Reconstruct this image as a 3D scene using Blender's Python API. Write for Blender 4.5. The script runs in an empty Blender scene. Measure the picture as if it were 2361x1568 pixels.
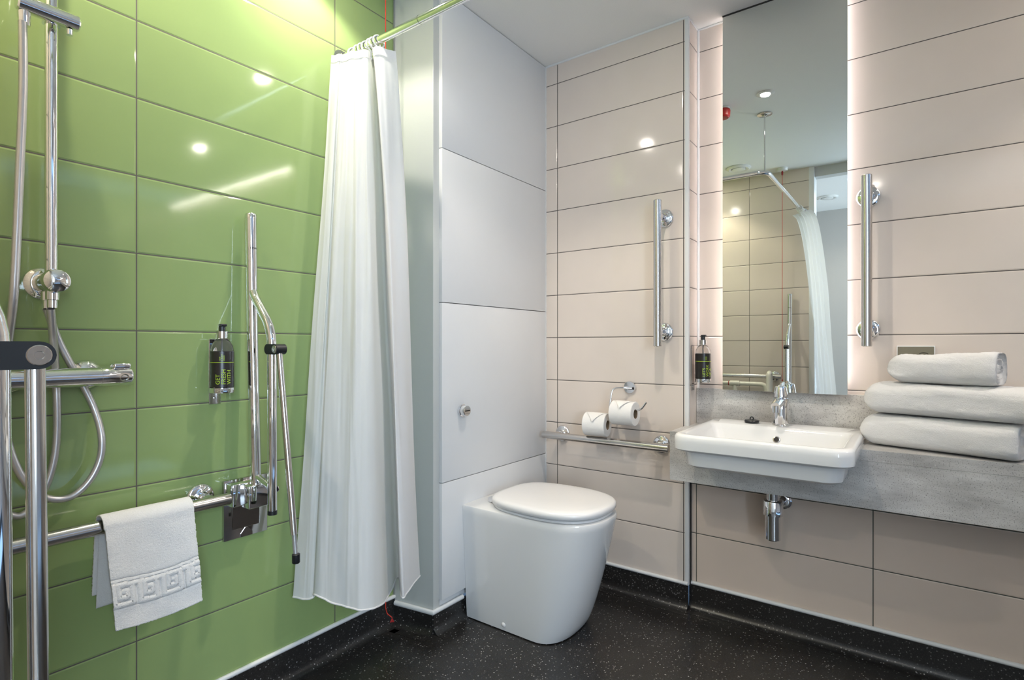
import bpy, bmesh, math, random
from mathutils import Vector, Matrix, noise
random.seed(7)
R = math.radians
PI = math.pi
scn = bpy.context.scene
COL = scn.collection
# ------------------------------------------------------------------ dimensions (metres)
CAMZ = 1.07
YG = 1.614          # green wall plane
XT = 2.21           # tiled wall beside the toilet
XS = 2.33           # recessed wall behind the mirror
XP = 2.235          # tiled panel under the worktop
YC = 1.418          # cabinet door faces
YR = 0.735          # return between XT and XS
XB = -0.03          # shower end wall
CEIL = 2.405
ROW0 = 0.108        # first tile course
YRIGHT = -2.60
# survey of the room: column/row of the 2361x1568 frame -> where that sight line meets a wall plane
FW = (0.80645, 0.59131)
def ray(px):
    r = (px - 1180.5) / 1261.0
    return (FW[0] + FW[1]*r, FW[1] - FW[0]*r)       # per metre of depth
def onY(px, py, Y):
    a, b = ray(px); d = Y / b
    return Vector((a*d, Y, CAMZ - (py - 797)*d/1261.0))
def onX(px, py, X):
    a, b = ray(px); d = X / a
    return Vector((X, b*d, CAMZ - (py - 797)*d/1261.0))
def atD(px, py, d):
    a, b = ray(px)
    return Vector((a*d, b*d, CAMZ - (py - 797)*d/1261.0))

# ------------------------------------------------------------------ materials
def newmat(name):
    m = bpy.data.materials.new(name); m.use_nodes = True
    nt = m.node_tree; b = nt.nodes['Principled BSDF']
    return m, nt, b
def N(nt, t, **k):
    n = nt.nodes.new(t)
    for a, v in k.items(): setattr(n, a, v)
    return n
def L(nt, a, b): nt.links.new(a, b)
def mth(nt, op, a, b=None, c=None):
    n = N(nt, 'ShaderNodeMath', operation=op)
    for i, v in enumerate((a, b, c)):
        if v is None: continue
        if isinstance(v, (int, float)): n.inputs[i].default_value = v
        else: L(nt, v, n.inputs[i])
    return n.outputs[0]
def mixc(nt, f, a, b):
    n = N(nt, 'ShaderNodeMix', data_type='RGBA')
    if isinstance(f, (int, float)): n.inputs[0].default_value = f
    else: L(nt, f, n.inputs[0])
    for i, v in ((6, a), (7, b)):
        if isinstance(v, tuple): n.inputs[i].default_value = (*v, 1)
        else: L(nt, v, n.inputs[i])
    return n.outputs[2]
def bump(nt, b, h, strength, dist):
    n = N(nt, 'ShaderNodeBump'); n.inputs['Strength'].default_value = strength; n.inputs['Distance'].default_value = dist
    L(nt, h, n.inputs['Height']); L(nt, n.outputs[0], b.inputs['Normal'])
def objco(nt):
    return N(nt, 'ShaderNodeTexCoord').outputs['Object']
def noisetex(nt, scale, detail=3, rough=.5, co=None):
    n = N(nt, 'ShaderNodeTexNoise'); n.inputs['Scale'].default_value = scale
    n.inputs['Detail'].default_value = detail; n.inputs['Roughness'].default_value = rough
    L(nt, co or objco(nt), n.inputs['Vector'])
    return n
def ramp(nt, f, stops):
    n = N(nt, 'ShaderNodeValToRGB'); L(nt, f, n.inputs[0])
    e = n.color_ramp.elements
    while len(e) < len(stops): e.new(.5)
    for q, (p, c) in zip(e, stops):
        q.position = p; q.color = (*c, 1) if isinstance(c, tuple) else (c, c, c, 1)
    return n.outputs[0]
def simple(name, col, rough=.4, metal=0., nscale=60, var=.03, bmp=0., coat=0.):
    m, nt, b = newmat(name)
    nz = noisetex(nt, nscale)
    c = mixc(nt, nz.outputs[0], tuple(max(0, x*(1-var)) for x in col), tuple(min(1, x*(1+var)) for x in col))
    L(nt, c, b.inputs['Base Color'])
    b.inputs['Roughness'].default_value = rough; b.inputs['Metallic'].default_value = metal
    b.inputs['Coat Weight'].default_value = coat
    if bmp: bump(nt, b, nz.outputs[0], bmp, .001)
    return m
def tile_mat(name, col, uaxis, u0, du, grout, rough=.12):
    m, nt, b = newmat(name)
    co = objco(nt); s = N(nt, 'ShaderNodeSeparateXYZ'); L(nt, co, s.inputs[0])
    def edge(src, o, d):
        f = mth(nt, 'FRACT', mth(nt, 'DIVIDE', mth(nt, 'SUBTRACT', src, o), d))
        k = mth(nt, 'SUBTRACT', .5, mth(nt, 'ABSOLUTE', mth(nt, 'SUBTRACT', f, .5)))
        return mth(nt, 'MULTIPLY', k, d)
    ed = mth(nt, 'MINIMUM', edge(s.outputs[uaxis], u0, du), edge(s.outputs['Z'], ROW0, .2))
    mr = N(nt, 'ShaderNodeMapRange', interpolation_type='SMOOTHSTEP'); L(nt, ed, mr.inputs[0])
    mr.inputs[1].default_value = .0011; mr.inputs[2].default_value = .0020
    mk = mr.outputs[0]
    nz = noisetex(nt, 9, 2)
    tc = mixc(nt, nz.outputs[0], tuple(x*.97 for x in col), tuple(min(1, x*1.03) for x in col))
    L(nt, mixc(nt, mk, grout, tc), b.inputs['Base Color'])
    L(nt, mth(nt, 'MULTIPLY_ADD', mk, rough - .7, .7), b.inputs['Roughness'])
    m2 = N(nt, 'ShaderNodeMapRange', interpolation_type='SMOOTHSTEP'); L(nt, ed, m2.inputs[0])
    m2.inputs[1].default_value = .0012; m2.inputs[2].default_value = .0055
    nz2 = noisetex(nt, 14, 1)
    h = mth(nt, 'ADD', m2.outputs[0], mth(nt, 'MULTIPLY', nz2.outputs[0], .12))
    bump(nt, b, h, .55, .0016)
    b.inputs['Specular IOR Level'].default_value = .55
    return m
BEIGE = (.705, .62, .55)
M = {}
M['green'] = tile_mat('green_tile', (.275, .37, .145), 'X', .5646, .6, (.10, .085, .075), .07)
M['beige'] = tile_mat('beige_tile', BEIGE, 'Y', .154, .6, (.065, .055, .048), .09)
M['beige_up'] = tile_mat('beige_tile_upper', BEIGE, 'Y', .31, .6, (.065, .055, .048), .09)
M['beige_low'] = tile_mat('beige_tile_lower', (.73, .60, .50), 'Y', .11, .6, (.05, .055, .04), .22)
M['beige_sh'] = tile_mat('beige_tile_shower', BEIGE, 'Y', .446, .6, (.065, .055, .048), .12)
M['beige_x'] = tile_mat('beige_tile_side', BEIGE, 'X', .2, .6, (.065, .055, .048), .09)
M['ceil'] = simple('ceiling_paint', (.86, .86, .84), .9, nscale=200, bmp=.05)
M['plaster'] = simple('pale_plaster', (.50, .48, .455), .85, nscale=150, bmp=.05)
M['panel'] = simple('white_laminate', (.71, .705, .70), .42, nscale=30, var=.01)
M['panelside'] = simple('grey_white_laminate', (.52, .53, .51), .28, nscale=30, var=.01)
M['upvc'] = simple('white_trim', (.74, .74, .73), .35, var=.01)
M['ceramic'] = simple('white_ceramic', (.76, .755, .745), .08, var=.004)
M['seatplastic'] = simple('white_seat_plastic', (.78, .77, .765), .18, var=.004)
M['chrome'] = simple('chrome', (.82, .82, .83), .05, 1, var=.01)
M['steel'] = simple('brushed_steel', (.62, .60, .58), .17, 1, nscale=40, var=.02)
M['polsteel'] = simple('polished_steel', (.55, .53, .52), .09, 1, var=.02)
M['hose'] = simple('silver_hose', (.62, .60, .60), .33, .75, var=.05)
M['black'] = simple('black_plastic', (.012, .013, .015), .35, var=.1)
M['label'] = simple('dark_label', (.018, .015, .013), .3, var=.1)
M['lime'] = simple('lime_ink', (.42, .60, .03), .5)
M['white_plastic'] = simple('white_plastic', (.78, .78, .75), .35, var=.01)
M['pvc'] = simple('cream_white_pvc', (.74, .71, .62), .3, var=.01)
M['red'] = simple('red_plastic', (.33, .012, .01), .4)
M['redcord'] = simple('red_cord', (.62, .035, .015), .6)
M['card'] = simple('brown_card', (.22, .15, .09), .9)
M['paper'] = simple('tissue_paper', (.80, .78, .75), .95, nscale=350, var=.03, bmp=.3)
M['olive'] = simple('olive_grey_plate', (.20, .185, .13), .4)
M['ink'] = simple('dark_ink', (.02, .015, .012), .6)
M['darkgap'] = simple('dark_joint', (.03, .028, .026), .8)
M['greytrim'] = simple('grey_metal_trim', (.42, .42, .42), .3, .6)
M['teal'] = simple('teal_care_tag', (.02, .16, .12), .7)
m, nt, b = newmat('mirror_glass'); L(nt, mixc(nt, noisetex(nt, 3).outputs[0], (.83, .87, .84), (.84, .88, .85)), b.inputs['Base Color'])
b.inputs['Metallic'].default_value = 1; b.inputs['Roughness'].default_value = .0; M['mirror'] = m
m, nt, b = newmat('clear_bottle'); b.inputs['Base Color'].default_value = (.93, .93, .92, 1)
b.inputs['Transmission Weight'].default_value = .95; b.inputs['Roughness'].default_value = .03; b.inputs['IOR'].default_value = 1.3
bump(nt, b, noisetex(nt, 30).outputs[0], .05, .001); M['bottle'] = m
m, nt, b = newmat('window_pane_glass'); t_ = N(nt, 'ShaderNodeBsdfTransparent'); L(nt, mixc(nt, noisetex(nt, 2).outputs[0], (.93, .97, 1), (.95, .98, 1)), t_.inputs[0])
g_ = N(nt, 'ShaderNodeBsdfGlossy'); g_.inputs['Roughness'].default_value = .01; mx = N(nt, 'ShaderNodeMixShader'); mx.inputs[0].default_value = .05
L(nt, t_.outputs[0], mx.inputs[1]); L(nt, g_.outputs[0], mx.inputs[2]); L(nt, mx.outputs[0], nt.nodes['Material Output'].inputs[0]); M['pane'] = m
# dark speckled vinyl
m, nt, b = newmat('speckled_vinyl'); co = objco(nt)
v = N(nt, 'ShaderNodeTexVoronoi'); v.inputs['Scale'].default_value = 115; L(nt, co, v.inputs['Vector'])
sp = ramp(nt, v.outputs['Distance'], [(.16, 1.0), (.27, 0.0)])
vc = N(nt, 'ShaderNodeSeparateColor'); L(nt, v.outputs['Color'], vc.inputs[0])
pick = ramp(nt, vc.outputs[0], [(.45, 0.0), (.95, 1.0)])
msk = mth(nt, 'MULTIPLY', sp, pick)
nz = noisetex(nt, 5, 5, .6, co); nz2 = noisetex(nt, 260, 2, .5, co)
base = mixc(nt, ramp(nt, nz.outputs[0], [(.35, 0.), (.7, 1.)]), (.014, .0125, .012), (.021, .0195, .018))
base = mixc(nt, ramp(nt, nz2.outputs[0], [(.55, 0.), (.75, 1.)]), base, (.05, .047, .044))
L(nt, mixc(nt, msk, base, (.46, .44, .42)), b.inputs['Base Color'])
b.inputs['Roughness'].default_value = .3
bump(nt, b, nz2.outputs[0], .25, .0006); M['vinyl'] = m
# pale grey stone-effect worktop
m, nt, b = newmat('grey_stone_worktop'); co = objco(nt)
mp = N(nt, 'ShaderNodeMapping'); mp.inputs['Scale'].default_value = (1, .45, 1.6); L(nt, co, mp.inputs[0])
a1 = noisetex(nt, 9, 5, .6, mp.outputs[0]); a2 = noisetex(nt, 300, 2, .5, co); a3 = noisetex(nt, 110, 3, .6, co)
c1 = mixc(nt, ramp(nt, a1.outputs[0], [(.32, 0.), (.68, 1.)]), (.36, .345, .33), (.68, .665, .64))
c1 = mixc(nt, ramp(nt, a3.outputs[0], [(.6, 0.), (.74, .7)]), c1, (.60, .60, .585))
c1 = mixc(nt, ramp(nt, a2.outputs[0], [(.585, 0.), (.67, .65)]), c1, (.11, .10, .095))
L(nt, c1, b.inputs['Base Color']); b.inputs['Roughness'].default_value = .3; M['stone'] = m
# towelling
m, nt, b = newmat('white_terry_towelling'); co = objco(nt)
a = noisetex(nt, 420, 4, .75, co); a2 = noisetex(nt, 60, 3, .6, co)
L(nt, mixc(nt, a2.outputs[0], (.86, .84, .82), (.91, .895, .875)), b.inputs['Base Color'])
b.inputs['Roughness'].default_value = 1; b.inputs['Sheen Weight'].default_value = .3
h = mth(nt, 'ADD', a.outputs[0], mth(nt, 'MULTIPLY', a2.outputs[0], .6)); bump(nt, b, h, .85, .0038); M['towel'] = m
# curtain cloth
m, nt, b = newmat('white_polyester_curtain')
nz = noisetex(nt, 7, 4, .55)
L(nt, mixc(nt, nz.outputs[0], (.87, .86, .86), (.90, .89, .89)), b.inputs['Base Color']); b.inputs['Roughness'].default_value = .7
bump(nt, b, nz.outputs[0], .25, .010)
tr = N(nt, 'ShaderNodeBsdfTranslucent'); tr.inputs[0].default_value = (.85, .85, .86, 1)
mx = N(nt, 'ShaderNodeMixShader'); mx.inputs[0].default_value = .35
L(nt, b.outputs[0], mx.inputs[1]); L(nt, tr.outputs[0], mx.inputs[2]); L(nt, mx.outputs[0], nt.nodes['Material Output'].inputs[0]); M['curtain'] = m
def emis(name, col, s):
    m, nt, b = newmat(name); b.inputs['Base Color'].default_value = (.8, .8, .8, 1)
    L(nt, mixc(nt, noisetex(nt, 5).outputs[0], col, tuple(x*.98 for x in col)), b.inputs['Emission Color']); b.inputs['Emission Strength'].default_value = s
    return m
M['lamp'] = emis('downlight_diffuser', (1, .93, .82), 40)
M['slot'] = emis('linear_diffuser', (1, .92, .85), 24)
M['led'] = emis('led_strip', (1, .92, .93), 10.0)

# ------------------------------------------------------------------ mesh builder
class MB:
    def __init__(s): s.bm = bmesh.new()
    def _add(s, verts, faces, smooth=True):
        vs = [s.bm.verts.new(v) for v in verts]
        for f in faces:
            try:
                q = s.bm.faces.new([vs[i] for i in f]); q.smooth = smooth
            except ValueError: pass
        return s
    def box(s, x0, x1, y0, y1, z0, z1, bev=0., seg=3, rot=None, piv=None):
        t = bmesh.new(); bmesh.ops.create_cube(t, size=1)
        for v in t.verts:
            v.co = Vector(((x0+x1)/2 + v.co.x*(x1-x0), (y0+y1)/2 + v.co.y*(y1-y0), (z0+z1)/2 + v.co.z*(z1-z0)))
        if bev > 0: bmesh.ops.bevel(t, geom=list(t.edges), offset=bev, segments=seg, profile=.5, affect='EDGES')
        if rot is not None:
            p = Vector(piv) if piv else Vector(((x0+x1)/2, (y0+y1)/2, (z0+z1)/2))
            for v in t.verts: v.co = rot @ (v.co - p) + p
        idx = {v: i for i, v in enumerate(t.verts)}
        s._add([v.co.copy() for v in t.verts], [[idx[v] for v in f.verts] for f in t.faces], smooth=bev > 0)
        t.free(); return s
    def rings(s, rings, cap0=True, cap1=True, closed=True, smooth=True):
        n = len(rings[0]); vs = [v for r in rings for v in r]; fs = []
        for i in range(len(rings)-1):
            for j in range(n if closed else n-1):
                k = (j+1) % n
                fs.append((i*n+j, i*n+k, (i+1)*n+k, (i+1)*n+j))
        if cap0: fs.append(tuple(range(n-1, -1, -1)))
        if cap1: fs.append(tuple((len(rings)-1)*n + j for j in range(n)))
        return s._add(vs, fs, smooth)
    def tube(s, pts, r, n=20, cap=True, smooth_path=0):
        pts = [Vector(p) for p in pts]; m0 = len(pts)
        if smooth_path: pts = catmull(pts, smooth_path)
        if isinstance(r, (list, tuple)):
            rr = []
            for i in range(len(pts)):
                q = i/(len(pts)-1)*(m0-1); k0 = min(int(q), m0-2); rr.append(r[k0] + (r[k0+1]-r[k0])*(q-k0))
        else: rr = [r]*len(pts)
        t0 = (pts[1]-pts[0]).normalized()
        up = Vector((0, 0, 1)) if abs(t0.z) < .9 else Vector((1, 0, 0))
        u = t0.cross(up).normalized(); rings = []
        for i, p in enumerate(pts):
            a = pts[max(0, i-1)]; c = pts[min(len(pts)-1, i+1)]
            t = (c-a).normalized()
            u = (u - t*u.dot(t)).normalized(); w = t.cross(u)
            rings.append([p + (u*math.cos(2*PI*k/n) + w*math.sin(2*PI*k/n))*rr[i] for k in range(n)])
        return s.rings(rings, cap, cap)
    def lathe(s, prof, origin=(0, 0, 0), axis=(0, 0, 1), n=32, cap0=True, cap1=True):
        ax = Vector(axis).normalized(); o = Vector(origin)
        up = Vector((0, 0, 1)) if abs(ax.z) < .9 else Vector((1, 0, 0))
        u = ax.cross(up).normalized(); w = ax.cross(u)
        rings = [[o + ax*h + (u*math.cos(2*PI*k/n) + w*math.sin(2*PI*k/n))*max(r, 1e-5) for k in range(n)] for r, h in prof]
        return s.rings(rings, cap0, cap1)
    def torus(s, c, axis, R0, r, n=28, k=10):
        ax = Vector(axis).normalized(); up = Vector((0, 0, 1)) if abs(ax.z) < .9 else Vector((1, 0, 0))
        u = ax.cross(up).normalized(); w = ax.cross(u); c = Vector(c); vs = []; fs = []
        for i in range(n):
            d = u*math.cos(2*PI*i/n) + w*math.sin(2*PI*i/n)
            for j in range(k): vs.append(c + d*(R0 + r*math.cos(2*PI*j/k)) + ax*r*math.sin(2*PI*j/k))
        for i in range(n):
            for j in range(k): fs.append((i*k+j, ((i+1) % n)*k+j, ((i+1) % n)*k+(j+1) % k, i*k+(j+1) % k))
        return s._add(vs, fs)
    def prism(s, outline, h0, h1, frame, bev=0.):
        o, ex, ey, ez = [Vector(q) for q in frame]
        n = len(outline)
        vs = [o + ex*a + ey*b_ + ez*h0 for a, b_ in outline] + [o + ex*a + ey*b_ + ez*h1 for a, b_ in outline]
        fs = [tuple(range(n-1, -1, -1)), tuple(range(n, 2*n))] + [(i, (i+1) % n, n+(i+1) % n, n+i) for i in range(n)]
        return s._add(vs, fs, False)
    def sheet(s, rows, thick=0.):
        nr, nc = len(rows), len(rows[0]); vs = [v for r in rows for v in r]
        fs = [(i*nc+j, i*nc+j+1, (i+1)*nc+j+1, (i+1)*nc+j) for i in range(nr-1) for j in range(nc-1)]
        return s._add(vs, fs)
    def build(s, name, mat, parent=None, auto=True, loc=None):
        bmesh.ops.recalc_face_normals(s.bm, faces=list(s.bm.faces))
        me = bpy.data.meshes.new(name); s.bm.to_mesh(me); s.bm.free()
        for m_ in (mat if isinstance(mat, list) else [mat]): me.materials.append(M[m_] if isinstance(m_, str) else m_)
        if auto:
            try: me.set_sharp_from_angle(angle=R(38))
            except Exception: pass
        o = bpy.data.objects.new(name, me); COL.objects.link(o)
        if parent: o.parent = parent
        if loc is not None:                        # origin moved without moving the mesh
            lv = Vector(loc); me.transform(Matrix.Translation(-lv)); o.location = lv
        return o
def catmull(pts, k):
    out = []; n = len(pts)
    for i in range(n-1):
        p0, p1, p2, p3 = pts[max(0, i-1)], pts[i], pts[i+1], pts[min(n-1, i+2)]
        for j in range(k):
            t = j/k
            out.append(.5*((2*p1) + (p2-p0)*t + (2*p0-5*p1+4*p2-p3)*t*t + (3*p1-3*p2+p3-p0)*t**3))
    out.append(pts[-1]); return out
def rrect(x0, x1, y0, y1, r, n=8):
    rs = r if isinstance(r, (list, tuple)) else [r]*4
    out = []
    for (cx, cy, a0, q) in ((x1, y1, 0, rs[0]), (x0, y1, 90, rs[1]), (x0, y0, 180, rs[2]), (x1, y0, 270, rs[3])):
        sx = cx - q if cx == x1 else cx + q; sy = cy - q if cy == y1 else cy + q
        for i in range(n+1):
            a = R(a0 + 90*i/n); out.append((sx + q*math.cos(a), sy + q*math.sin(a)))
    return out
def tag(o, label=None, cat=None, group=None, kind=None):
    if label: o['label'] = label
    if cat: o['category'] = cat
    if group: o['group'] = group
    if kind: o['kind'] = kind
    return o
def thing(name, label, cat, loc=(0, 0, 0), rz=0., group=None):
    o = bpy.data.objects.new(name, None); COL.objects.link(o)
    o.location = loc; o.rotation_euler = (0, 0, R(rz)); o.empty_display_size = .05
    return tag(o, label, cat, group)
def struct(name, mb, mat): return tag(mb.build(name, mat), kind='structure')
def copy_tree(o, parent=None):
    c = o.copy(); COL.objects.link(c)
    if parent: c.parent = parent
    for ch in list(o.children): copy_tree(ch, c)
    return c
def text_mesh(txt, size, depth=.0):
    cu = bpy.data.curves.new('lettering', 'FONT'); cu.body = txt; cu.size = size; cu.align_x = 'LEFT'; cu.extrude = depth
    ob = bpy.data.objects.new('lettering', cu); COL.objects.link(ob)
    bpy.context.view_layer.update()
    me = bpy.data.meshes.new_from_object(ob.evaluated_get(bpy.context.evaluated_depsgraph_get()))
    bpy.data.objects.remove(ob); return me
def wrap_text(mb, me, fn):
    mb._add([fn(v.co.x, v.co.y) for v in me.vertices], [tuple(p.vertices) for p in me.polygons], False)

# ------------------------------------------------------------------ room shell
struct('wall_left', MB().box(XB-.1, 1.50, YG, YG+.1, ROW0, CEIL+.05), 'green')
struct('wall_far', MB().box(XT, XS+.12, YR, YC+.30, ROW0, CEIL+.05), 'beige')
struct('wall_right', MB().box(XS, XS+.12, YRIGHT, YR, .60, CEIL+.05), 'beige_up')
w = MB(); w.box(XP, XS+.12, YRIGHT, YR, ROW0, .60); struct('wall_right_lower', w, 'beige_low')
struct('wall_back', MB().box(XB-.1, XB, .628, YG, ROW0, CEIL+.05), 'beige_sh')
struct('wall_back_right', MB().box(XB-.1, XB, YRIGHT, -1.30, ROW0, CEIL+.05), 'beige_sh')
struct('wall_near', MB().box(XB-.1, XS+.12, YRIGHT-.1, YRIGHT, ROW0, CEIL+.05), 'beige_x')
struct('floor', MB().box(-1.85, XS+.14, -1.95, YG+.1, -.08, 0), 'vinyl')
struct('ceiling', MB().box(-1.85, XS+.14, -1.95, YG+.1, CEIL, CEIL+.08), 'ceil')
# lobby beyond the doorway
struct('wall_lobby_back', MB().box(-1.75, -1.62, -1.85, 1.15, 0, CEIL), 'plaster')
struct('wall_lobby_left', MB().box(-1.62, XB-.1, 1.03, 1.15, 0, CEIL), 'plaster')
w = MB(); w.box(-1.62, -1.50, -1.85, -1.75, 0, CEIL).box(-.30, XB-.1, -1.85, -1.75, 0, CEIL)
w.box(-1.50, -.30, -1.85, -1.75, 0, .55).box(-1.50, -.30, -1.85, -1.75, 2.2, CEIL); struct('wall_lobby_right', w, 'plaster')
struct('baseboard_lobby', MB().box(-1.62, -1.60, -1.75, 1.03, 0, .14, .003), 'greytrim')
w = MB()
for a in (-1.50, -.93, -.35): w.box(a, a+.05, -1.83, -1.79, .55, 2.2, .004)
w.box(-1.5, -.3, -1.83, -1.79, .55, .60, .004).box(-1.5, -.3, -1.83, -1.79, 2.15, 2.2, .004)
win = struct('window_1', w, 'upvc')
MB().box(-1.46, -.34, -1.813, -1.807, .6, 2.15).build('pane', 'pane', win)
# door lining and lintel
struct('door_1', MB().box(XB-.12, XB+.004, .592, .628, 0, CEIL, .003).box(XB-.12, XB+.004, -1.30, -1.265, 0, CEIL, .003), 'upvc')
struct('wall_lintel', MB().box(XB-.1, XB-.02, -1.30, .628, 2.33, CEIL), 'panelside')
# vinyl cove skirting, one per wall (profile: up the wall, out across the floor)
def cove(name, p0, p1, nrm, h=ROW0-.006):
    p0, p1, nrm = Vector((*p0, 0)), Vector((*p1, 0)), Vector((*nrm, 0)); prof = [(-.004, h), (.004, h)]
    for i in range(9):
        a = R(180 + 90*i/8); prof.append((.034+.030*math.cos(a), .034+.0334*math.sin(a)))
    prof += [(.06, .0006), (.06, -.003), (-.004, -.003)]
    rings = [[p + nrm*a + Vector((0, 0, z)) for a, z in prof] for p in (p0, p1)]
    return struct(name, MB().rings(rings), 'vinyl')
SIDE0, SIDE1 = Vector((1.462, 1.436)), Vector((1.432, YG))        # cabinet side runs between these
cove('baseboard_left', (XB, YG), (SIDE1.x, YG), (0, -1))
cove('baseboard_far', (XT, YC+.1), (XT, YR), (-1, 0))
cove('baseboard_right', (XP, YR+.003), (XP, YRIGHT), (-1, 0))
cove('baseboard_back', (XB, YG), (XB, .63), (1, 0))
cove('baseboard_near', (XB, YRIGHT), (XP, YRIGHT), (0, 1))
# pale capping beads along the bottom course of tiles
def bead(name, p0, p1, r=.0075, z=ROW0-.003, mat='upvc'):
    return struct(name, MB().tube([(*p0, z), (*p1, z)], r, 12), mat)
bead('trim_1', (XB, YG-.003), (SIDE1.x, YG-.003))
bead('trim_2', (XT-.003, YC), (XT-.003, YR))
bead('trim_3', (XP-.003, YR-.004), (XP-.003, YRIGHT))
bead('trim_4', (XB+.003, YG), (XB+.003, .63))
# corner trims
struct('trim_5', MB().box(XT-.003, XT+.012, YR-.003, YR+.014, ROW0-.01, CEIL, .002), 'upvc')
struct('trim_6', MB().box(XT+.0125, XP, YR-.006, YR-.001, .09, .565), 'darkgap')
struct('trim_7', MB().tube([(XS-.002, YR-.003, .745), (XS-.002, YR-.003, CEIL)], .006, 12), 'upvc')
struct('trim_8', MB().tube([(XS-.002, YR, CEIL-.004), (XS-.002, YRIGHT, CEIL-.004)], .004, 10), 'upvc')
struct('trim_9', MB().tube([(XT, YC, CEIL-.003), (XT, YR, CEIL-.003), (XS, YR, CEIL-.003)], .005, 10), 'upvc')
struct('trim_10', MB().box(XT-.004, XT+.002, YC-.002, YC+.004, .1, CEIL), 'upvc')

# ------------------------------------------------------------------ boxed-in service cabinet
cab = thing('service_cabinet', 'tall white built-in panel cabinet behind the toilet, beside the shower curtain', 'cabinet', (1.83, 1.5, 0))
cl = Vector((1.83, 1.5, 0))
def cbuild(mb, name, mat, par=cab):
    o = mb.build(name, mat, par); o.data.transform(Matrix.Translation(-cl)); return o
def slab(pts, z0, z1):
    mb = MB(); n = len(pts)
    mb._add([Vector((p[0], p[1], z0)) for p in pts] + [Vector((p[0], p[1], z1)) for p in pts],
            [tuple(range(n-1, -1, -1)), tuple(range(n, 2*n))] + [(i, (i+1) % n, n+(i+1) % n, n+i) for i in range(n)], False)
    return mb
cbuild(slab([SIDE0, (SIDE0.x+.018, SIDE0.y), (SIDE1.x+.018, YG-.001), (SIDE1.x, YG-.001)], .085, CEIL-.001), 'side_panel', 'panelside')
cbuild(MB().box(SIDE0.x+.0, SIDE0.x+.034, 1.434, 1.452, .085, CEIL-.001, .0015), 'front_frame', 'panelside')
cbuild(MB().box(SIDE0.x+.03, XT-.002, 1.44, 1.50, .085, CEIL-.002), 'carcass', 'panel')
XD0, XD1 = 1.4925, XT-.004
zs = [(.118, .5535), (.5565, 1.2305), (1.2335, 1.8085), (1.8115, CEIL-.003)]
dp = []
for i, (a, b_) in enumerate(zs):
    o = cbuild(MB().box(XD0, XD1, YC, YC+.019, a, b_, .0012, 2), 'lower_panel' if i == 0 else 'door', 'panel'); dp.append(o)
k = onY(1064, 946, YC)
kb = MB().lathe([(.0225, 0), (.0235, .004), (.0235, .010), (.021, .012), (.021, .028), (.019, .031), (.0, .031)], (k.x, k.y, k.z), (0, -1, 0))
kb = cbuild(kb, 'knob', 'chrome', dp[1]); kb['label'] = 'round chrome coin-slot lock'
sl = MB().box(k.x-.014, k.x+.014, k.y-.0318, k.y-.030, k.z-.002, k.z+.002); cbuild(sl, 'slot', 'ink', dp[1])
# cove and capping at the foot of the box
sn = (Vector((-(SIDE1.y-SIDE0.y), SIDE1.x-SIDE0.x))).normalized()
if sn.x > 0: sn = -sn
cove('baseboard_cabinet_side', SIDE1, SIDE0 + Vector((0, -.002)), sn, .075)
cove('baseboard_cabinet_front', (SIDE0.x-.002, SIDE0.y-.002), (XT, SIDE0.y-.002), (0, -1), .075)
w = MB().tube([(SIDE1.x-.003, YG-.01, .083), (SIDE0.x-.006, SIDE0.y-.006, .083), (1.62, SIDE0.y-.006, .083)], .0095, 12)
struct('trim_11', w, 'upvc')
struct('trim_12', MB().box(SIDE1.x-.006, SIDE1.x+.004, YG-.006, YG-.001, .1, CEIL), 'greytrim')

# ------------------------------------------------------------------ toilet
TL = Vector((1.79, YC, 0))
toi = thing('toilet', 'white back-to-wall ceramic toilet with closed lid in front of the white cabinet', 'toilet', TL)
def tb(mb, name, mat, par=toi):
    o = mb.build(name, mat, par); o.data.transform(Matrix.Translation(-TL)); return o
def sup(a, n_, t):
    c, s_ = math.cos(t), math.sin(t)
    return math.copysign(abs(c)**(2/n_), c)*a, math.copysign(abs(s_)**(2/n_), s_)
def pan_sec(z, a, bfr, yc=1.11, inset=0., n_=2.5):
    out = []
    for i in range(33):                               # from right side round the front to left side
        t = PI*i/32
        x, s_ = sup(a-inset, n_, t); out.append(Vector((1.79 + x, yc - s_*(bfr-inset), z)))
    for i in range(1, 7): out.append(Vector((1.79 - (a-inset), yc + (YC-.001-yc)*i/6, z)))
    for i in range(6): out.append(Vector((1.79 + (a-inset), YC-.001 + (yc-YC+.001)*i/6, z)))
    return out
rg = []
for i in range(21):
    t = i/20
    z = .004 + .438*t
    rg.append(pan_sec(z, .157 + .026*t**.8, .100 + .135*t**.72))
rg.append(pan_sec(.4475, .1825, .2345, inset=.002)); rg.append(pan_sec(.450, .180, .232, inset=.006))
body = MB().rings(rg); tb(body, 'pan', 'ceramic')
cap = MB().lathe([(.009, 0), (.009, .003), (.006, .006), (0, .007)], (1.6325, 1.235, .026), (-1, 0, 0), 20); tb(cap, 'bolt_cap', 'seatplastic')
def lid_sec(z, a, bb, n_=2.5, yc=1.11):
    out = []
    for i in range(64):
        t = 2*PI*i/64; x, s_ = sup(a, n_ if math.sin(t) < 0 else 3.4, t)
        out.append(Vector((1.79 + x*(1 if s_ < 0 else 1 - .06*s_), yc + s_*bb, z)))
    return out
seat = MB().rings([lid_sec(.452, .176, .216), lid_sec(.453, .180, .220), lid_sec(.460, .180, .220), lid_sec(.462, .177, .217)])
tb(seat, 'seat', 'seatplastic')
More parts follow.
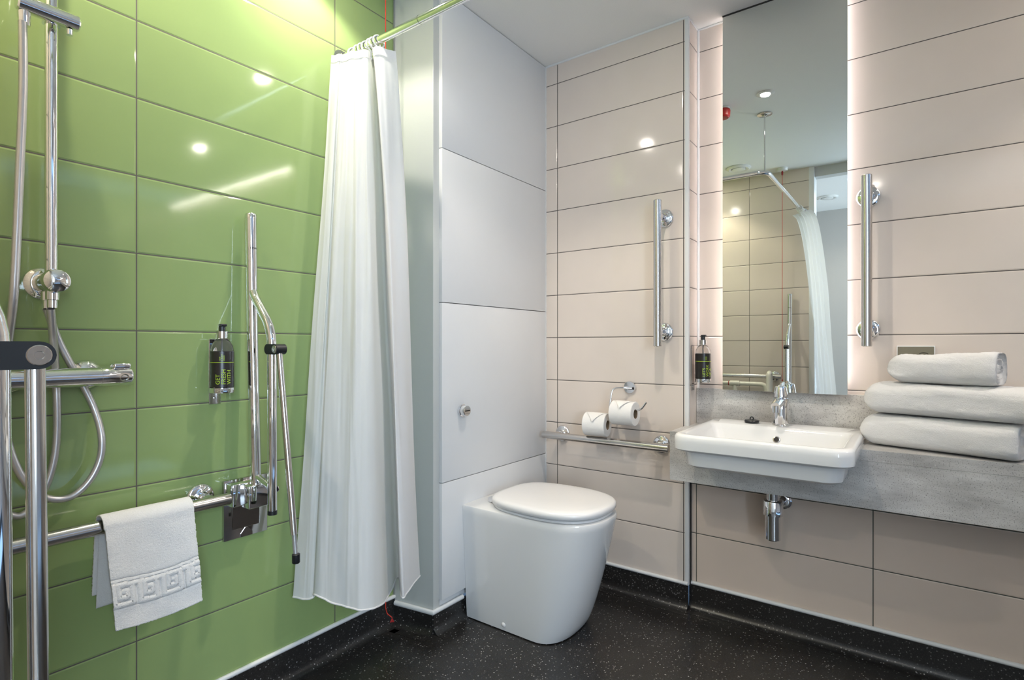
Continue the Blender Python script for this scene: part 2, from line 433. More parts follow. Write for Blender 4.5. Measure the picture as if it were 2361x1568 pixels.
ld = MB().rings([lid_sec(.464, .180, .220), lid_sec(.4655, .187, .226), lid_sec(.470, .1905, .2295), lid_sec(.480, .191, .230), lid_sec(.487, .188, .227),
                 lid_sec(.491, .181, .220), lid_sec(.4935, .165, .204), lid_sec(.496, .13, .165), lid_sec(.4975, .08, .11), lid_sec(.498, .02, .03)])
tb(ld, 'lid', 'seatplastic')
for s_ in (-1, 1): tb(MB().lathe([(.011, -.02), (.011, .02)], (1.79+s_*.08, 1.345, .463), (1, 0, 0), 20), 'hinge', 'chrome')

# ------------------------------------------------------------------ worktop
XF = 2.03; CT = .745; CB = .562
w = MB()
w.box(XF, XS-.001, .632, .745, CT-.035, CT).box(XF, XS-.001, YRIGHT+.001, .150, CT-.035, CT).box(2.235, XS-.001, .150, .632, CT-.035, CT)
w.box(XF, XF+.03, .614, .745, CB, CT-.0355).box(XF, XF+.03, YRIGHT+.001, .166, CB, CT-.0355).box(XF, XF+.03, .1661, .6139, CB, .666)
w.box(XF+.0301, XT-.002, .737, .745, CB, CT-.0355)
top = w.build('worktop', 'stone', loc=(2.18, -.2, CB)); tag(top, 'grey stone-effect worktop with deep front apron holding the basin', 'worktop')
up = MB().box(2.312, XS-.001, YRIGHT+.001, YR-.001, CT+.0005, .893, .001).build('upstand', 'stone', loc=(2.32, -.2, CT))
tag(up, 'low grey stone-effect upstand along the wall under the mirror', 'upstand')

# ------------------------------------------------------------------ basin
BL = Vector((2.02, .39, .70))
bas = thing('wash_basin', 'white rectangular ceramic basin set into the front of the grey worktop', 'basin', BL)
def bb(mb, name, mat, par=bas):
    o = mb.build(name, mat, par); o.data.transform(Matrix.Translation(-BL)); return o
def bsec(x0, x1, y0, y1, z, rf=.055, rb=.02):       # corner radii: front (low x) large, back small
    return [Vector((a, b_, z)) for a, b_ in rrect(x0, x1, y0, y1, [rb, rf, rf, rb])]
x0, x1, y0, y1 = 1.772, 2.262, .132, .650
rg = [bsec(1.86, 2.20, .21, .57, .664, .05), bsec(1.815, 2.222, .172, .608, .667, .05), bsec(1.806, 2.226, .164, .618, .674, .05), bsec(1.798, 2.228, .157, .625, .718, .05), bsec(1.790, 2.230, .150, .632, .7235, .055),
      bsec(x0+.004, x1, y0+.003, y1-.003, .725), bsec(x0, x1, y0, y1, .729), bsec(x0-.001, x1, y0-.001, y1+.001, .755),
      bsec(x0, x1, y0, y1, .769), bsec(x0+.004, x1-.001, y0+.004, y1-.004, .7755), bsec(x0+.010, x1-.003, y0+.010, y1-.010, .778),
      bsec(x0+.024, 2.150, y0+.026, y1-.026, .7770, .045, .03), bsec(x0+.029, 2.145, y0+.031, y1-.031, .7740, .042, .03), bsec(x0+.036, 2.138, y0+.040, y1-.040, .760, .04, .03),
      bsec(x0+.050, 2.118, y0+.062, y1-.062, .710, .04, .03), bsec(x0+.070, 2.095, y0+.085, y1-.085, .686, .04, .03),
      bsec(x0+.10, 2.06, y0+.12, y1-.12, .678, .04, .03), bsec(1.95, 1.98, .376, .404, .675, .01, .01)]
bb(MB().rings(rg), 'bowl', 'ceramic')
ovh = MB().lathe([(.0118, -.004), (.0118, .003), (.0095, .0035)], (2.129, .392, .735), (-1, 0, .35), 24); bb(ovh, 'overflow_ring', 'steel')
ovh = MB().lathe([(.009, 0), (.009, .0042)], (2.129, .392, .735), (-1, 0, .35), 24); bb(ovh, 'overflow_hole', 'ink')
bb(MB().lathe([(.030, 0), (.030, .003), (.022, .004), (.018, .001), (0, .001)], (1.965, .39, .676), (0, 0, 1)), 'waste', 'chrome')
# tap
TP = Vector((2.205, .392, .778))
tap = thing('basin_tap', 'chrome single-lever mixer tap standing on the back of the basin', 'tap', TP)
MB().lathe([(.029, 0), (.029, .003), (.0265, .006), (.0255, .06), (.0255, .098), (.0235, .101)], (0, 0, 0), (0, 0, 1)).build('body', 'chrome', tap)
sp = MB().tube([(0, 0, .088), (-.04, 0, .086), (-.08, 0, .080), (-.098, 0, .076)], [.019, .018, .0165, .0155], 24)
sp.lathe([(.0145, 0), (.0145, .022)], (-.088, 0, .056), (0, 0, 1), 24); sp.build('spout', 'chrome', tap)
lv = MB().lathe([(.0245, .104), (.0245, .110), (.0195, .138), (.0180, .142), (.012, .144), (0, .145)], (0, 0, 0), (0, 0, 1))
lv.box(-.012, .0, -.007, .007, .137, .147, .003); lv.tube([(0, 0, .142), (.02, 0, .147), (.052, 0, .152)], [.008, .007, .005], 14); lv.build('lever', 'chrome', tap)
# plug
pg = MB().lathe([(.019, 0), (.025, .002), (.026, .008), (.024, .011), (.008, .013), (.006, .013)], (0, 0, 0), (0, 0, 1))
pg.torus((0, 0, .017), (1, .4, 0), .0055, .0022)
pl = pg.build('sink_plug', 'black'); pl.location = (2.205, .492, .778); tag(pl, 'round black rubber plug lying on the basin rim left of the tap', 'plug')
# bottle trap
tr_ = thing('bottle_trap', 'chrome bottle trap hanging under the worktop below the basin', 'pipe trap', (2.12, .402, .38))
MB().lathe([(.0, 0), (.024, 0), (.0265, .003), (.0265, .088)], (0, 0, 0)).build('bottle', 'chrome', tr_)
MB().lathe([(.028, .086), (.033, .088), (.033, .136), (.031, .140), (.026, .141)], (0, 0, 0)).build('collar', 'chrome', tr_)
MB().lathe([(.022, .140), (.022, .285)], (0, 0, 0)).build('inlet_pipe', 'chrome', tr_)
MB().tube([(.02, 0, .115), (.111, -.012, .115)], .016, 20).build('outlet_pipe', 'chrome', tr_)
MB().lathe([(.031, 0), (.031, .003), (.022, .009), (.017, .010)], (.114, -.012, .115), (-1, 0, 0)).build('wall_flange', 'chrome', tr_)

# ------------------------------------------------------------------ mirror with back light
my0, my1, mz0 = .189, .622, .892
mi = thing('mirror', 'tall frameless backlit mirror above the basin, reaching the ceiling', 'mirror', (2.30, .405, mz0))
ml = Vector((2.30, .405, mz0))
def mb_(mb, name, mat):
    o = mb.build(name, mat, mi); o.data.transform(Matrix.Translation(-ml)); return o
mb_(MB().box(2.290, 2.296, my0, my1, mz0, CEIL-.006, .0006, 1), 'glass', 'mirror')
mb_(MB().box(2.2965, XS-.001, my0+.04, my1-.04, .90, CEIL-.01), 'backing_box', 'upvc')
mb_(MB().box(2.2965, 2.3005, my0+.026, my0+.0385, .93, CEIL-.03), 'light_strip', 'led')
mb_(MB().box(2.2965, 2.3005, my1-.0385, my1-.026, .93, CEIL-.03), 'light_strip', 'led')
mb_(MB().box(2.288, 2.298, my0, my1, CEIL-.006, CEIL-.001), 'top_clip', 'darkgap')

# ------------------------------------------------------------------ grab rails
def flange(p, L_=.08, r=.0375, rs=.0145):
    """disc on the wall at local p plus the short stem out to the bar"""
    f = MB().lathe([(r, 0), (r, .0045), (r-.002, .008), (r-.008, .0105), (rs+.006, .0115), (rs+.003, .014)], p, (0, -1, 0), 40)
    q = Vector(p); st = MB().tube([q + Vector((0, -.012, 0)), q + Vector((0, -L_, 0))], rs, 24)
    st.torus(q + Vector((0, -.034, 0)), (0, 1, 0), rs, .0012, 24, 6)
    return f, st
def grab_rail(label, loc, rz, horiz, length, stand=.08, r=.0165, grp=None, inset=.06, mat='steel'):
    t = thing('grab_rail', label, 'grab rail', loc, rz, grp)
    h = length/2; d = Vector((1, 0, 0)) if horiz else Vector((0, 0, 1))
    pr = [(.0, -h), (r-.002, -h), (r, -h+.002), (r, h-.002), (r-.002, h), (.0, h)]
    MB().lathe(pr, (0, -stand, 0), d, 36).build('bar', mat, t)
    for s_ in (-1, 1):
        f, st = flange(d*(h-inset)*s_, stand)
        fl = f.build('wall_flange', 'chrome', t); st.build('stem', 'chrome', t)
    return t
a = onX(1516, 461, 2.13); b_ = onX(1516, 799, 2.13)
grab_rail('vertical brushed steel grab rail on the tiled wall left of the mirror', (XT, a.y, (a.z+b_.z)/2), -90, False, a.z-b_.z)
a = onX(1998, 403, 2.25); b_ = onX(1998, 799, 2.25)
grab_rail('vertical brushed steel grab rail on the wall right of the mirror, above the towels', (XS, a.y, (a.z+b_.z)/2), -90, False, a.z-b_.z)
a = onX(1252, 1002, 2.13); b_ = onX(1543, 1034, 2.13)
grab_rail('horizontal brushed steel grab rail low on the beige tiles beside the toilet', (XT, (a.y+b_.y)/2, (a.z+b_.z)/2), -90, True, a.y-b_.y)
grab_rail('horizontal steel grab rail on the green tiles with a white towel over it', (.411, YG, .645), 0, True, .70, .084, .0168, mat='steel', inset=.042)
grab_rail('horizontal chrome grab rail seen in the mirror above the white pipe frame', (XB, 1.10, .835), 90, True, .60)

# ------------------------------------------------------------------ hinged support rails
def arc_path(pts, rad, k=6):
    """polyline with rounded corners"""
    pts = [Vector(p) for p in pts]; out = [pts[0]]
    for i in range(1, len(pts)-1):
        a, b2, c = pts[i-1], pts[i], pts[i+1]
        u, v2 = (a-b2).normalized(), (c-b2).normalized(); rr = min(rad, (a-b2).length*.45, (c-b2).length*.45)
        p, q = b2+u*rr, b2+v2*rr
        for j in range(k+1):
            t = j/k; out.append(p*(1-t)**2 + b2*2*t*(1-t) + q*t*t)
    out.append(pts[-1]); return out
def hinged_rail(label, loc, rz, lean, off=0., gap=.035):
    t = thing('hinged_support_rail', label, 'support rail', loc, rz, 'hinged support rails folded up')
    # local: wall at y=0, out = -y ; z=0 at mount plate bottom
    MB().box(-.066, .066, -.012, -.0005, 0, .175, .0015, 2).build('mount_plate', 'polsteel', t)
    e = MB().box(-.042, .040, -.0135, -.012, .028, .170, .0008, 1).build('cover_seam', 'polsteel', t)
    nt_ = MB().prism([(-.018, 0), (.018, 0), (.018, .01), (.004, .026), (-.004, .026), (-.018, .01)], 0, .002, ((.0, -.012, .001), (1, 0, 0), (0, 0, 1), (0, -1, 0)))
    nt_.build('release_tab', 'chrome', t)
    blk = MB().box(-.062, .040, -.055, -.012, .105, .170, .003, 3); blk.box(-.035, .045, -.092, -.050, .100, .166, .003, 3)
    blk.build('hinge_block', 'chrome', t)
    mt = MB(); top_z = .947
    rot = [(0, -.066, .150), (0, -.047, .60), (0, -.038, top_z-.004)]
    mt.tube(rot + [(0, -.038, top_z-.002)], [.0155, .0155, .0155, .0155], 32); mt.build('main_tube', 'chrome', t)
    MB().lathe([(.0163, 0), (.0163, .012), (.014, .015), (0, .0155)], (0, -.038, top_z-.006), (0, 0, 1), 32).build('end_cap', 'chrome', t)
    st = MB().tube(arc_path([(0, -.050, .725), (0, -.062, .708), (0, -.151, .612), (0, -.154, .10)], .05), .0125, 28)
    st.build('second_tube', 'chrome', t)
    MB().lathe([(.0128, -.002), (.0128, .010)], (0, -.154, .092), (0, 0, 1), 28).build('tube_foot', 'black', t)
    MB().tube([(0, -.075, .185), (0, -.154, .160)], .009, 18).build('link_bar', 'chrome', t)
    MB().lathe([(.009, 0), (.009, .002)], (0.013, -.154, .16), (1, 0, 0), 20).build('screw_cover', 'steel', t)
    # clamp: rounded black arm with a steel disc, its axle runs along x
    zc = .557
    out = [(.152 + .0145*math.cos(R(q)), zc + .0145*math.sin(R(q))) for q in range(90, 271, 15)] + \
          [(.154 + gap - .0 + .0145*math.cos(R(q)), zc + .0145*math.sin(R(q))) for q in range(-90, 91, 15)]
    MB().prism(out, -.015, .015, ((0, 0, 0), (0, -1, 0), (0, 0, 1), (1, 0, 0))).build('clamp', 'black', t)
    for s_ in (-1, 1):
        MB().lathe([(.0108, 0), (.0108, .0008), (.010, .0016), (.0045, .0016), (.0040, .0004), (0, .0004)], (s_*.015, -.154-gap, zc), (s_, 0, 0), 32).build('pivot_disc', 'steel', t)
    lg = MB().tube([(0, -.154-gap, zc-.013), (0, -.154-gap-lean, .055)], .0088, 24); lg.build('leg', 'steel', t)
    MB().tube([(0, -.154-gap-lean, .060), (0, -.154-gap-lean*1.11, .0)], .006, 18).build('leg_extension', 'greytrim', t)
    MB().lathe([(.009, -.012), (.0105, -.010), (.0105, .012), (.0075, .014)], (0, -.154-gap-lean*1.13, -.008), (0, 0, 1), 24).build('rubber_foot', 'black', t)
    me = text_mesh('HEWI', .0085); lt = MB()
    wrap_text(lt, me, lambda x, y: Vector(((x-.011), -.0405-.0166*math.cos(min(1.2, abs((x-.011))/.0165)) - .0, .85+y))); lt.build('lettering', 'ink', t)
    if off:
        for c in t.children:
            if c.name.split('.')[0] not in ('mount_plate', 'cover_seam', 'release_tab', 'hinge_block'): c.location.y = -off
    return t
hinged_rail('chrome folded-up hinged support rail on the green tiles beside the shower curtain', (.846, YG, .503), 0, .072)
hinged_rail('hinged support rail folded up close in the left foreground, with black clamp', (XB, .748, .503), 90, .004, .0150, .029)

# ------------------------------------------------------------------ shower fittings on the green wall
RX, RY = .376, 1.550
sr = thing('shower_riser_rail', 'chrome vertical shower riser rail with slider above and round diverter knob at its foot', 'shower rail', (RX, YG, 1.21))
def lb(mb, name, mat, par, loc):
    o = mb.build(name, mat, par); o.data.transform(Matrix.Translation(-Vector(loc))); return o
SRL = (RX, YG, 1.21)
lb(MB().tube([(RX, RY, 1.19), (RX, RY, 2.12)], .0118, 28), 'rail', 'chrome', sr, SRL)
lb(MB().tube([(RX, YG-.001, 2.08), (RX, RY-.01, 2.08)], .016, 24), 'top_bracket', 'chrome', sr, SRL)
sl = MB().lathe([(.015, 0), (.0175, .003), (.0175, .104), (.015, .107)], (RX-.066, RY-.034, 1.793), (1, 0, 0), 30)
sl.tube([(RX, RY, 1.785), (RX, RY, 1.80)], .0165, 24).lathe([(.006, 0), (.006, .012)], (RX+.024, RY-.034, 1.762), (0, 0, 1), 16)
lb(sl, 'slider', 'chrome', sr, SRL)
dv = sr; DL = SRL
lb(MB().lathe([(.036, .001), (.036, .006), (.030, .013), (.0235, .016)], (RX, YG, 1.212), (0, -1, 0), 40), 'outlet_flange', 'chrome', dv, DL)
lb(MB().lathe([(.0235, .014), (.0235, .085), (.021, .087)], (RX, YG, 1.212), (0, -1, 0), 36), 'diverter_body', 'chrome', dv, DL)
lb(MB().lathe([(.020, .087), (.025, .090), (.0265, .098), (.024, .108), (.016, .114), (0, .1165)], (RX, YG, 1.212), (0, -1, 0), 36), 'diverter_knob', 'chrome', dv, DL)
for yy in (RY-.008, RY+.026): lb(MB().lathe([(.0125, 0), (.0125, .022), (.0095, .023), (.0095, .04)], (RX, yy, 1.194), (0, 0, -1), 24), 'hose_nut', 'chrome', dv, DL)
hs = thing('shower_handset', 'chrome hand shower held in the slider at the top left corner', 'hand shower', (RX-.055, RY-.04, 1.79))
HL = (RX-.055, RY-.04, 1.79)
p0 = Vector((RX-.052, RY-.034, 1.765))
lb(MB().tube([p0 + Vector((0, .006, -.015)), p0 + Vector((0, 0, .03)), p0 + Vector((.010, -.03, .12)), p0 + Vector((.014, -.05, .19))], [.010, .0125, .014, .013], 24, smooth_path=4), 'handle', 'chrome', hs, HL)
lb(MB().lathe([(.0, -.005), (.035, -.003), (.05, .008), (.052, .018), (.048, .021)], p0 + Vector((.014, -.055, .215)), (0, -.75, -.5), 36), 'spray_head', 'chrome', hs, HL)
def hose(pts, name, label, r=.0078):
    P = [onY(*q) for q in pts]
    mb = MB().tube(P, r, 18, smooth_path=8)
    o = mb.build(name, 'hose', loc=P[0]); return tag(o, label, 'hose')
hose([(52, 50, 1.516), (53, 200, 1.51), (45, 400, 1.505), (38, 560, 1.505), (30, 700, 1.51), (12, 850, 1.574), (10, 960, 1.578), (24, 1040, 1.578), (55, 1105, 1.576), (105, 1147, 1.574), (160, 1147, 1.574), (203, 1112, 1.574),
      (230, 1060, 1.574), (234, 1005, 1.576), (218, 945, 1.595), (192, 890, 1.60), (163, 840, 1.60), (135, 785, 1.596), (116, 735, 1.584), (108, 712, 1.577)], 'shower_hose', 'long silver shower hose from the handset looping up in front of the green tiles')
hose([(117, 712, 1.542), (121, 760, 1.56), (127, 840, 1.600), (131, 920, 1.598), (131, 1000, 1.600), (124, 1062, 1.600), (104, 1125, 1.600), (72, 1172, 1.600), (40, 1190, 1.600), (5, 1172, 1.600), (-25, 1110, 1.600), (-30, 1000, 1.600), (-15, 930, 1.575), (10, 896, 1.56)],
     'shower_hose', 'silver hose running straight down from the outlet behind the mixer bar')
MX = (.39, YG, .997)
mxr = thing('shower_mixer', 'horizontal chrome thermostatic bar mixer on the green tiles', 'shower mixer', MX)
lb(MB().lathe([(.019, 0), (.0215, .003), (.0215, .196), (.0205, .197), (.0205, .199)], (.300, 1.544, .997), (1, 0, 0), 40), 'body', 'chrome', mxr, MX)
for x_, s_ in ((.462, 1), (.298, -1)):
    lb(MB().lathe([(.0205, 0), (.022, .001), (.022, .060), (.020, .063), (0, .063)], (x_ + (.002 if s_ > 0 else 0), 1.544, .997), (s_, 0, 0), 40), 'control_knob', 'chrome', mxr, MX)
lb(MB().box(.488, .524, 1.528, 1.560, 1.015, 1.028, .004).torus((.508, 1.5215, .993), (0, 1, .15), .0085, .0009, 24, 6), 'thumb_grip', 'chrome', mxr, MX)
for x_ in (.455, .315): lb(MB().lathe([(.036, .001), (.036, .005), (.032, .014), (.022, .022), (.016, .024), (.016, .06)], (x_, YG, 1.000), (0, -1, 0), 36), 'wall_union', 'chrome', mxr, MX)

# ------------------------------------------------------------------ soap dispensers
def dispenser(label, loc, rz, lines, small, rot, bracket_x=0.):
    """local: bottle axis at origin, z=0 at the bottle foot; wall at +y"""
    t = thing('soap_dispenser', label, 'soap dispenser', loc, rz, 'wall soap dispensers')
    R0 = .0305
    MB().lathe([(0, 0), (R0+.001, 0), (R0+.0015, .002), (R0+.0015, .014), (R0, .0145)], (0, 0, 0)).build('base_ring', 'chrome', t)
    MB().lathe([(R0-.001, .015), (R0-.001, .118), (R0-.003, .132), (R0-.010, .144), (.014, .150), (.0125, .152), (.0125, .156)], (0, 0, 0), n=40).build('bottle', 'bottle', t)
    lbm = MB().lathe([(R0-.0004, .0155), (R0+.0003, .0158), (R0+.0003, .1155), (R0-.0004, .1158)], (0, 0, 0), n=48, cap0=False, cap1=False).build('label', 'label', t)
    MB().lathe([(.0150, .153), (.0150, .172), (.011, .174), (.0085, .174)], (0, 0, 0)).build('collar', 'steel', t)
    MB().lathe([(.0085, .174), (.0085, .192), (.007, .193), (.0, .193)], (0, 0, 0), n=24).box(-.0085, .0085, -.012, .004, .186, .193, .002).build('pump_head', 'black', t)
    MB().tube([(0, 0, .02), (0, 0, .155)], .002, 8).build('dip_tube', 'white_plastic', t)
    ink = MB(); ra = R0 + .0008; rot = R(rot)
    def cyl(u, z): return Vector((math.sin(u/ra + rot)*ra, -math.cos(u/ra + rot)*ra, z))
    for i, s_ in enumerate(lines):
        me = text_mesh(s_, .0155)
        wrap_text(ink, me, lambda x, y, i=i: cyl(-.010 + i*.0145 - y + .006, .024 + x))
    for i, s_ in enumerate(small):
        me = text_mesh(s_, .0052)
        wrap_text(ink, me, lambda x, y, i=i: cyl(-.002 + i*.0052 - y, .090 + x))
    n_ = 40; rr = [[cyl(R0*2*PI*j/n_, .0845) for j in range(n_)], [cyl(R0*2*PI*j/n_, .0860) for j in range(n_)]]
    ink.rings(rr, False, False); o = ink.build('lettering', 'lime', lbm)
    wy = R0 + .010
    br = MB().box(-.0165, .0165, wy, wy+.0025, -.035, .150, .001, 1)
    br.box(-.0165, .0165, -.016, wy+.001, .1495, .1515, .0006, 1)
    br.lathe([(.004, 0), (.004, .0035)], (0, wy, -.018), (0, -1, 0), 16); br.build('bracket', 'polsteel', t)
    return t
k = onY(512, 905, 1.571)
dispenser('clear soap dispenser with black lime-lettered label on the green tiles', (k.x, 1.571, k.z), 0, ['GET', 'FRESH', 'WITH'], ['HAIR', '& BODY', 'WASH'], -29)
k = onX(1618, 881, 2.262)
dispenser('clear soap dispenser with black lime-lettered label in the corner left of the mirror', (2.262, YR-.0435, k.z), 0, ["LET'S", 'WORK', 'UP A', 'LATHER'], ['HAND', 'WASH'], -50)

# ------------------------------------------------------------------ toilet paper
hw = onX(1453, 893, XT)
ph = thing('paper_holder', 'chrome wire toilet paper holder on the beige tiles', 'paper holder', (XT, hw.y, hw.z))
HLp = (XT, hw.y, hw.z)
lb(MB().lathe([(.0265, .001), (.0265, .008), (.025, .010), (0, .0105)], (XT, hw.y, hw.z), (-1, 0, 0), 40), 'wall_flange', 'chrome', ph, HLp)
lb(MB().box(XT-.012, XT-.0100, hw.y-.022, hw.y+.004, hw.z-.009, hw.z+.001), 'slot', 'ink', ph, HLp)
pts = arc_path([(XT-.011, hw.y-.012, hw.z-.003), (XT-.030, hw.y+.02, hw.z-.001), (2.15, 1.042, hw.z-.003), (2.132, 1.047, .80), (2.13, 1.036, .803), (2.13, .905, .803), (2.13, .880, .838)], .022)
lb(MB().tube(pts, .0042, 14), 'wire_arm', 'chrome', ph, HLp)
def paper_roll(label, c, tilt, fold, spin):
    t = thing('toilet_roll', label, 'toilet roll', c, 0, 'toilet rolls by the grab rail')
    t.rotation_euler = (0, 0, R(tilt))
    Ro, Ri, h = .0505, .0205, .05
    MB().lathe([(Ri, -h), (Ro-.002, -h), (Ro, -h+.002), (Ro, h-.002), (Ro-.002, h), (Ri, h)], (0, 0, 0), (0, 1, 0), 56, False, False).build('paper', 'paper', t)
    MB().lathe([(Ri+.0002, -h+.0005), (Ri+.0002, h-.0005), (Ri-.0015, h-.0005), (Ri-.0015, -h+.0005), (Ri+.0002, -h+.0005)], (0, 0, 0), (0, 1, 0), 40, False, False).build('core', 'card', t)
    # loose end folded to a point, wrapped round the roll
    rows = []; n_ = 14
    for i in range(n_+1):
        q = i/n_; hw_ = (h-.001)*(1-q); row = []
        ang = R(spin) + q*R(fold)
        rad = Ro + .0012 + .009*q*q
        for j in range(9):
            row.append(Vector((-rad*math.sin(ang), hw_*(-1+2*j/8) + .000, rad*math.cos(ang))))
        rows.append(row)
    MB().sheet(rows).build('folded_end', 'paper', t)
    return t
paper_roll('white toilet roll hanging on the chrome wire holder', (2.13, .977, .787), 0, 74, -10)
paper_roll('white toilet roll resting on the horizontal grab rail', (2.134, 1.108, .7285), 6, 72, 0)

# ------------------------------------------------------------------ alarm reset plate
pc = onX(2111, 833, XS)
rp = thing('alarm_reset_plate', 'square olive-grey plate with pale edge on the wall behind the towels', 'wall plate', (XS, pc.y, pc.z), -90)
hp = .053
MB().box(-hp, hp, -.010, -.0005, -hp, hp, .0015, 2).build('frame', 'upvc', rp)
MB().box(-hp+.003, hp-.003, -.0112, -.009, -hp+.003, hp-.003).build('faceplate', 'olive', rp)
ik = MB(); arc = [(.022+.014*math.cos(R(q))*1.0, -.0, .020 + .010*math.sin(R(q))) for q in range(30, 151, 10)]
ik.tube([Vector((x_, -.0115, z_)) for x_, _, z_ in arc], .0009, 8)
ik.lathe([(.0030, 0), (.0030, .0012)], (.0, -.011, .020), (0, -1, 0), 18).lathe([(.002, 0), (.002, .001)], (.0105, -.011, .013), (0, -1, 0), 14)
wrap_text(ik, text_mesh('RESET', .0078), lambda x, y: Vector((.0105+x, -.0116, .0175+y))); ik.build('lettering', 'ink', rp)

# ------------------------------------------------------------------ towels
def folded_towel(label, s0, s1, z0, h, dep, off, seed, sag=.0):
    """a long folded bundle; its axis runs along the stack, right end shows the layers"""
    Lx = Vector((-.28, -.96, 0)).normalized(); Dx = Vector((.96, -.28, 0)).normalized()
    P = Vector((2.126, .138, 0)) + Lx*s0 + Dx*off
    t_len = s1 - s0; nS, nA = 60, 72; rings = []
    for i in range(nS+1):
        u = i/nS
        e = 1.0
        lft = .045
        if u*t_len < lft: e = math.sqrt(max(.0, 1-(1-u*t_len/lft)**2))
        e = max(e, .02); rgt = .022; q = (1-u)*t_len
        e2 = 1 - .10*(1-min(1, q/rgt))**2
        ring = []
        for k_ in range(nA):
            a = 2*PI*k_/nA; n_ = 3.4
            c, s_ = math.cos(a), math.sin(a)
            dx = math.copysign(abs(c)**(2/n_), c)*dep/2; dz = math.copysign(abs(s_)**(2/n_), s_)*h/2
            dx *= (e*.25+.75)*e2; dz *= e*e2
            wob = noise.noise(Vector((u*3+seed, c*1.2, s_*1.2)))*.0095
            wob2 = noise.noise(Vector((u*30+seed, c*9, s_*9)))*.0020
            top_sag = -.005*sag*math.sin(u*PI*1.5) if s_ > 0 else 0
            p = P + Lx*(u*t_len) + Dx*(dep/2 + dx + (wob+wob2)*c) + Vector((0, 0, z0 + h/2 + dz + ((wob*.45+wob2) if s_ > 0 else 0)*s_ + top_sag*s_))
            p.z = max(p.z, z0 + .0005)
            ring.append(p)
        rings.append(ring)
    # end cap: concentric folds
    c0 = sum(rings[-1], Vector())/nA; last = rings[-1]; K = 22
    for m_ in range(1, K):
        f = 1 - m_/K
        d = -.020*abs(math.sin(m_/K*PI*2.6))**.5 + .004*math.sin(m_/K*PI)
        rings.append([c0 + (p-c0)*f + Lx*(d + .0015*noise.noise(p*60)) for p in last])
    mb = MB().rings(rings)
    o = mb.build('folded_towel', 'towel', loc=P + Vector((0, 0, z0)), auto=False)
    return tag(o, label, 'towel', 'folded towels on the worktop')
folded_towel('thick folded white towel at the bottom of the stack on the grey worktop', -.012, .386, .7455, .1035, .178, .000, 1.3)
folded_towel('thick folded white towel in the middle of the stack on the worktop', -.002, .420, .8500, .1005, .172, .006, 5.1)
folded_towel('smallest folded white towel on top of the stack on the worktop', .062, .335, .9515, .095, .135, .020, 9.7, 1)
# hand towel over the bar
def greek(u, v):
    """raised fret: u,v in pattern cells, returns 0..1"""
    cell = ["1111111100", "1000000100", "1011110100", "1010010100", "1010110100", "1010000100", "1011111111", "0000000000"]
    c = int((u % 1.0)*10); r_ = int(v*8)
    if r_ < 0 or r_ > 7: return 0
    return 1 if cell[r_][c] == '1' else 0
HT = thing('hand_towel', 'white hand towel with a raised Greek key border draped over the bar', 'towel', (.56, 1.53, .645))
HTL = Vector((.56, 1.53, .645))
def drape(xl0, xl1, xb0, xb1, yfr, zbot0, zbot1, rad, back_bot, nX=130, nV=210, seed=0):
    rows = []; arc_l = PI*rad; fr = .26; total = fr + arc_l + back_bot
    for i in range(nV+1):
        s_ = total*i/nV; row = []
        for j in range(nX+1):
            u = j/nX; front_len = (.645 - (zbot0*(1-u) + zbot1*u)) + .012*math.sin(u*PI*1.3)*u
            if s_ <= fr:
                k_ = 1 - s_/fr                     # 1 bottom .. 0 top
                z = .645 - k_*front_len; y = 1.53 - rad - k_*yfr - .006*math.sin(u*PI*2+1)*k_
                v_ = (z - (.645-front_len))         # height above hem
                em = greek((u*.205)/.0575, (v_-.052)/.058) if .052 < v_ < .110 else 0
                if .046 < v_ < .050 or .112 < v_ < .116: em = -.6
                y -= .0030*em
            elif s_ <= fr + arc_l:
                a = (s_-fr)/rad; z = .645 + rad*math.sin(a); y = 1.53 - rad*math.cos(a); k_ = 0
            else:
                kk = s_-fr-arc_l; z = .645 - kk; y = 1.53 + rad + .004 - .000*kk; k_ = kk/max(back_bot, 1e-5)
            x = (xl0*(1-u) + xl1*u)*(1-k_) + (xb0*(1-u) + xb1*u)*k_ if s_ <= fr else (xl0-.002 - .006*k_)*(1-u) + (xl1-.006*k_)*u
            y += noise.noise(Vector((x*22, z*22, seed)))*.0016 + noise.noise(Vector((x*300, z*300, seed)))*.0006
            row.append(Vector((x, y, z)))
        rows.append(row)
    return rows
def thick_sheet(rows, th):
    """closed cloth slab from one sheet"""
    nr, nc = len(rows), len(rows[0]); nrm = [[None]*nc for _ in range(nr)]
    for i in range(nr):
        for j in range(nc):
            a = rows[min(nr-1, i+1)][j]-rows[max(0, i-1)][j]; b2 = rows[i][min(nc-1, j+1)]-rows[i][max(0, j-1)]
            nrm[i][j] = a.cross(b2).normalized()
    A = [r for r in rows]; B = [[rows[i][j] + nrm[i][j]*th for j in range(nc)] for i in range(nr)]
    vs = [v for r in A for v in r] + [v for r in B for v in r]; o_ = nr*nc; fs = []
    for i in range(nr-1):
        for j in range(nc-1):
            q = (i*nc+j, i*nc+j+1, (i+1)*nc+j+1, (i+1)*nc+j); fs.append(q); fs.append(tuple(o_+x for x in reversed(q)))
    for i in range(nr-1):
        for j in (0, nc-1): fs.append((i*nc+j, (i+1)*nc+j, o_+(i+1)*nc+j, o_+i*nc+j))
    for j in range(nc-1):
        for i in (0, nr-1): fs.append((i*nc+j, i*nc+j+1, o_+i*nc+j+1, o_+i*nc+j))
    return MB()._add(vs, fs)
rows = drape(.462, .655, .474, .664, .024, .415, .404, .0245, .165)
o = thick_sheet(rows, -.005).build('outer_fold', 'towel', HT, auto=False); o.data.transform(Matrix.Translation(-HTL))
rows = drape(.468, .650, .486, .655, .012, .425, .414, .0185, .195, 40, 120, 4)
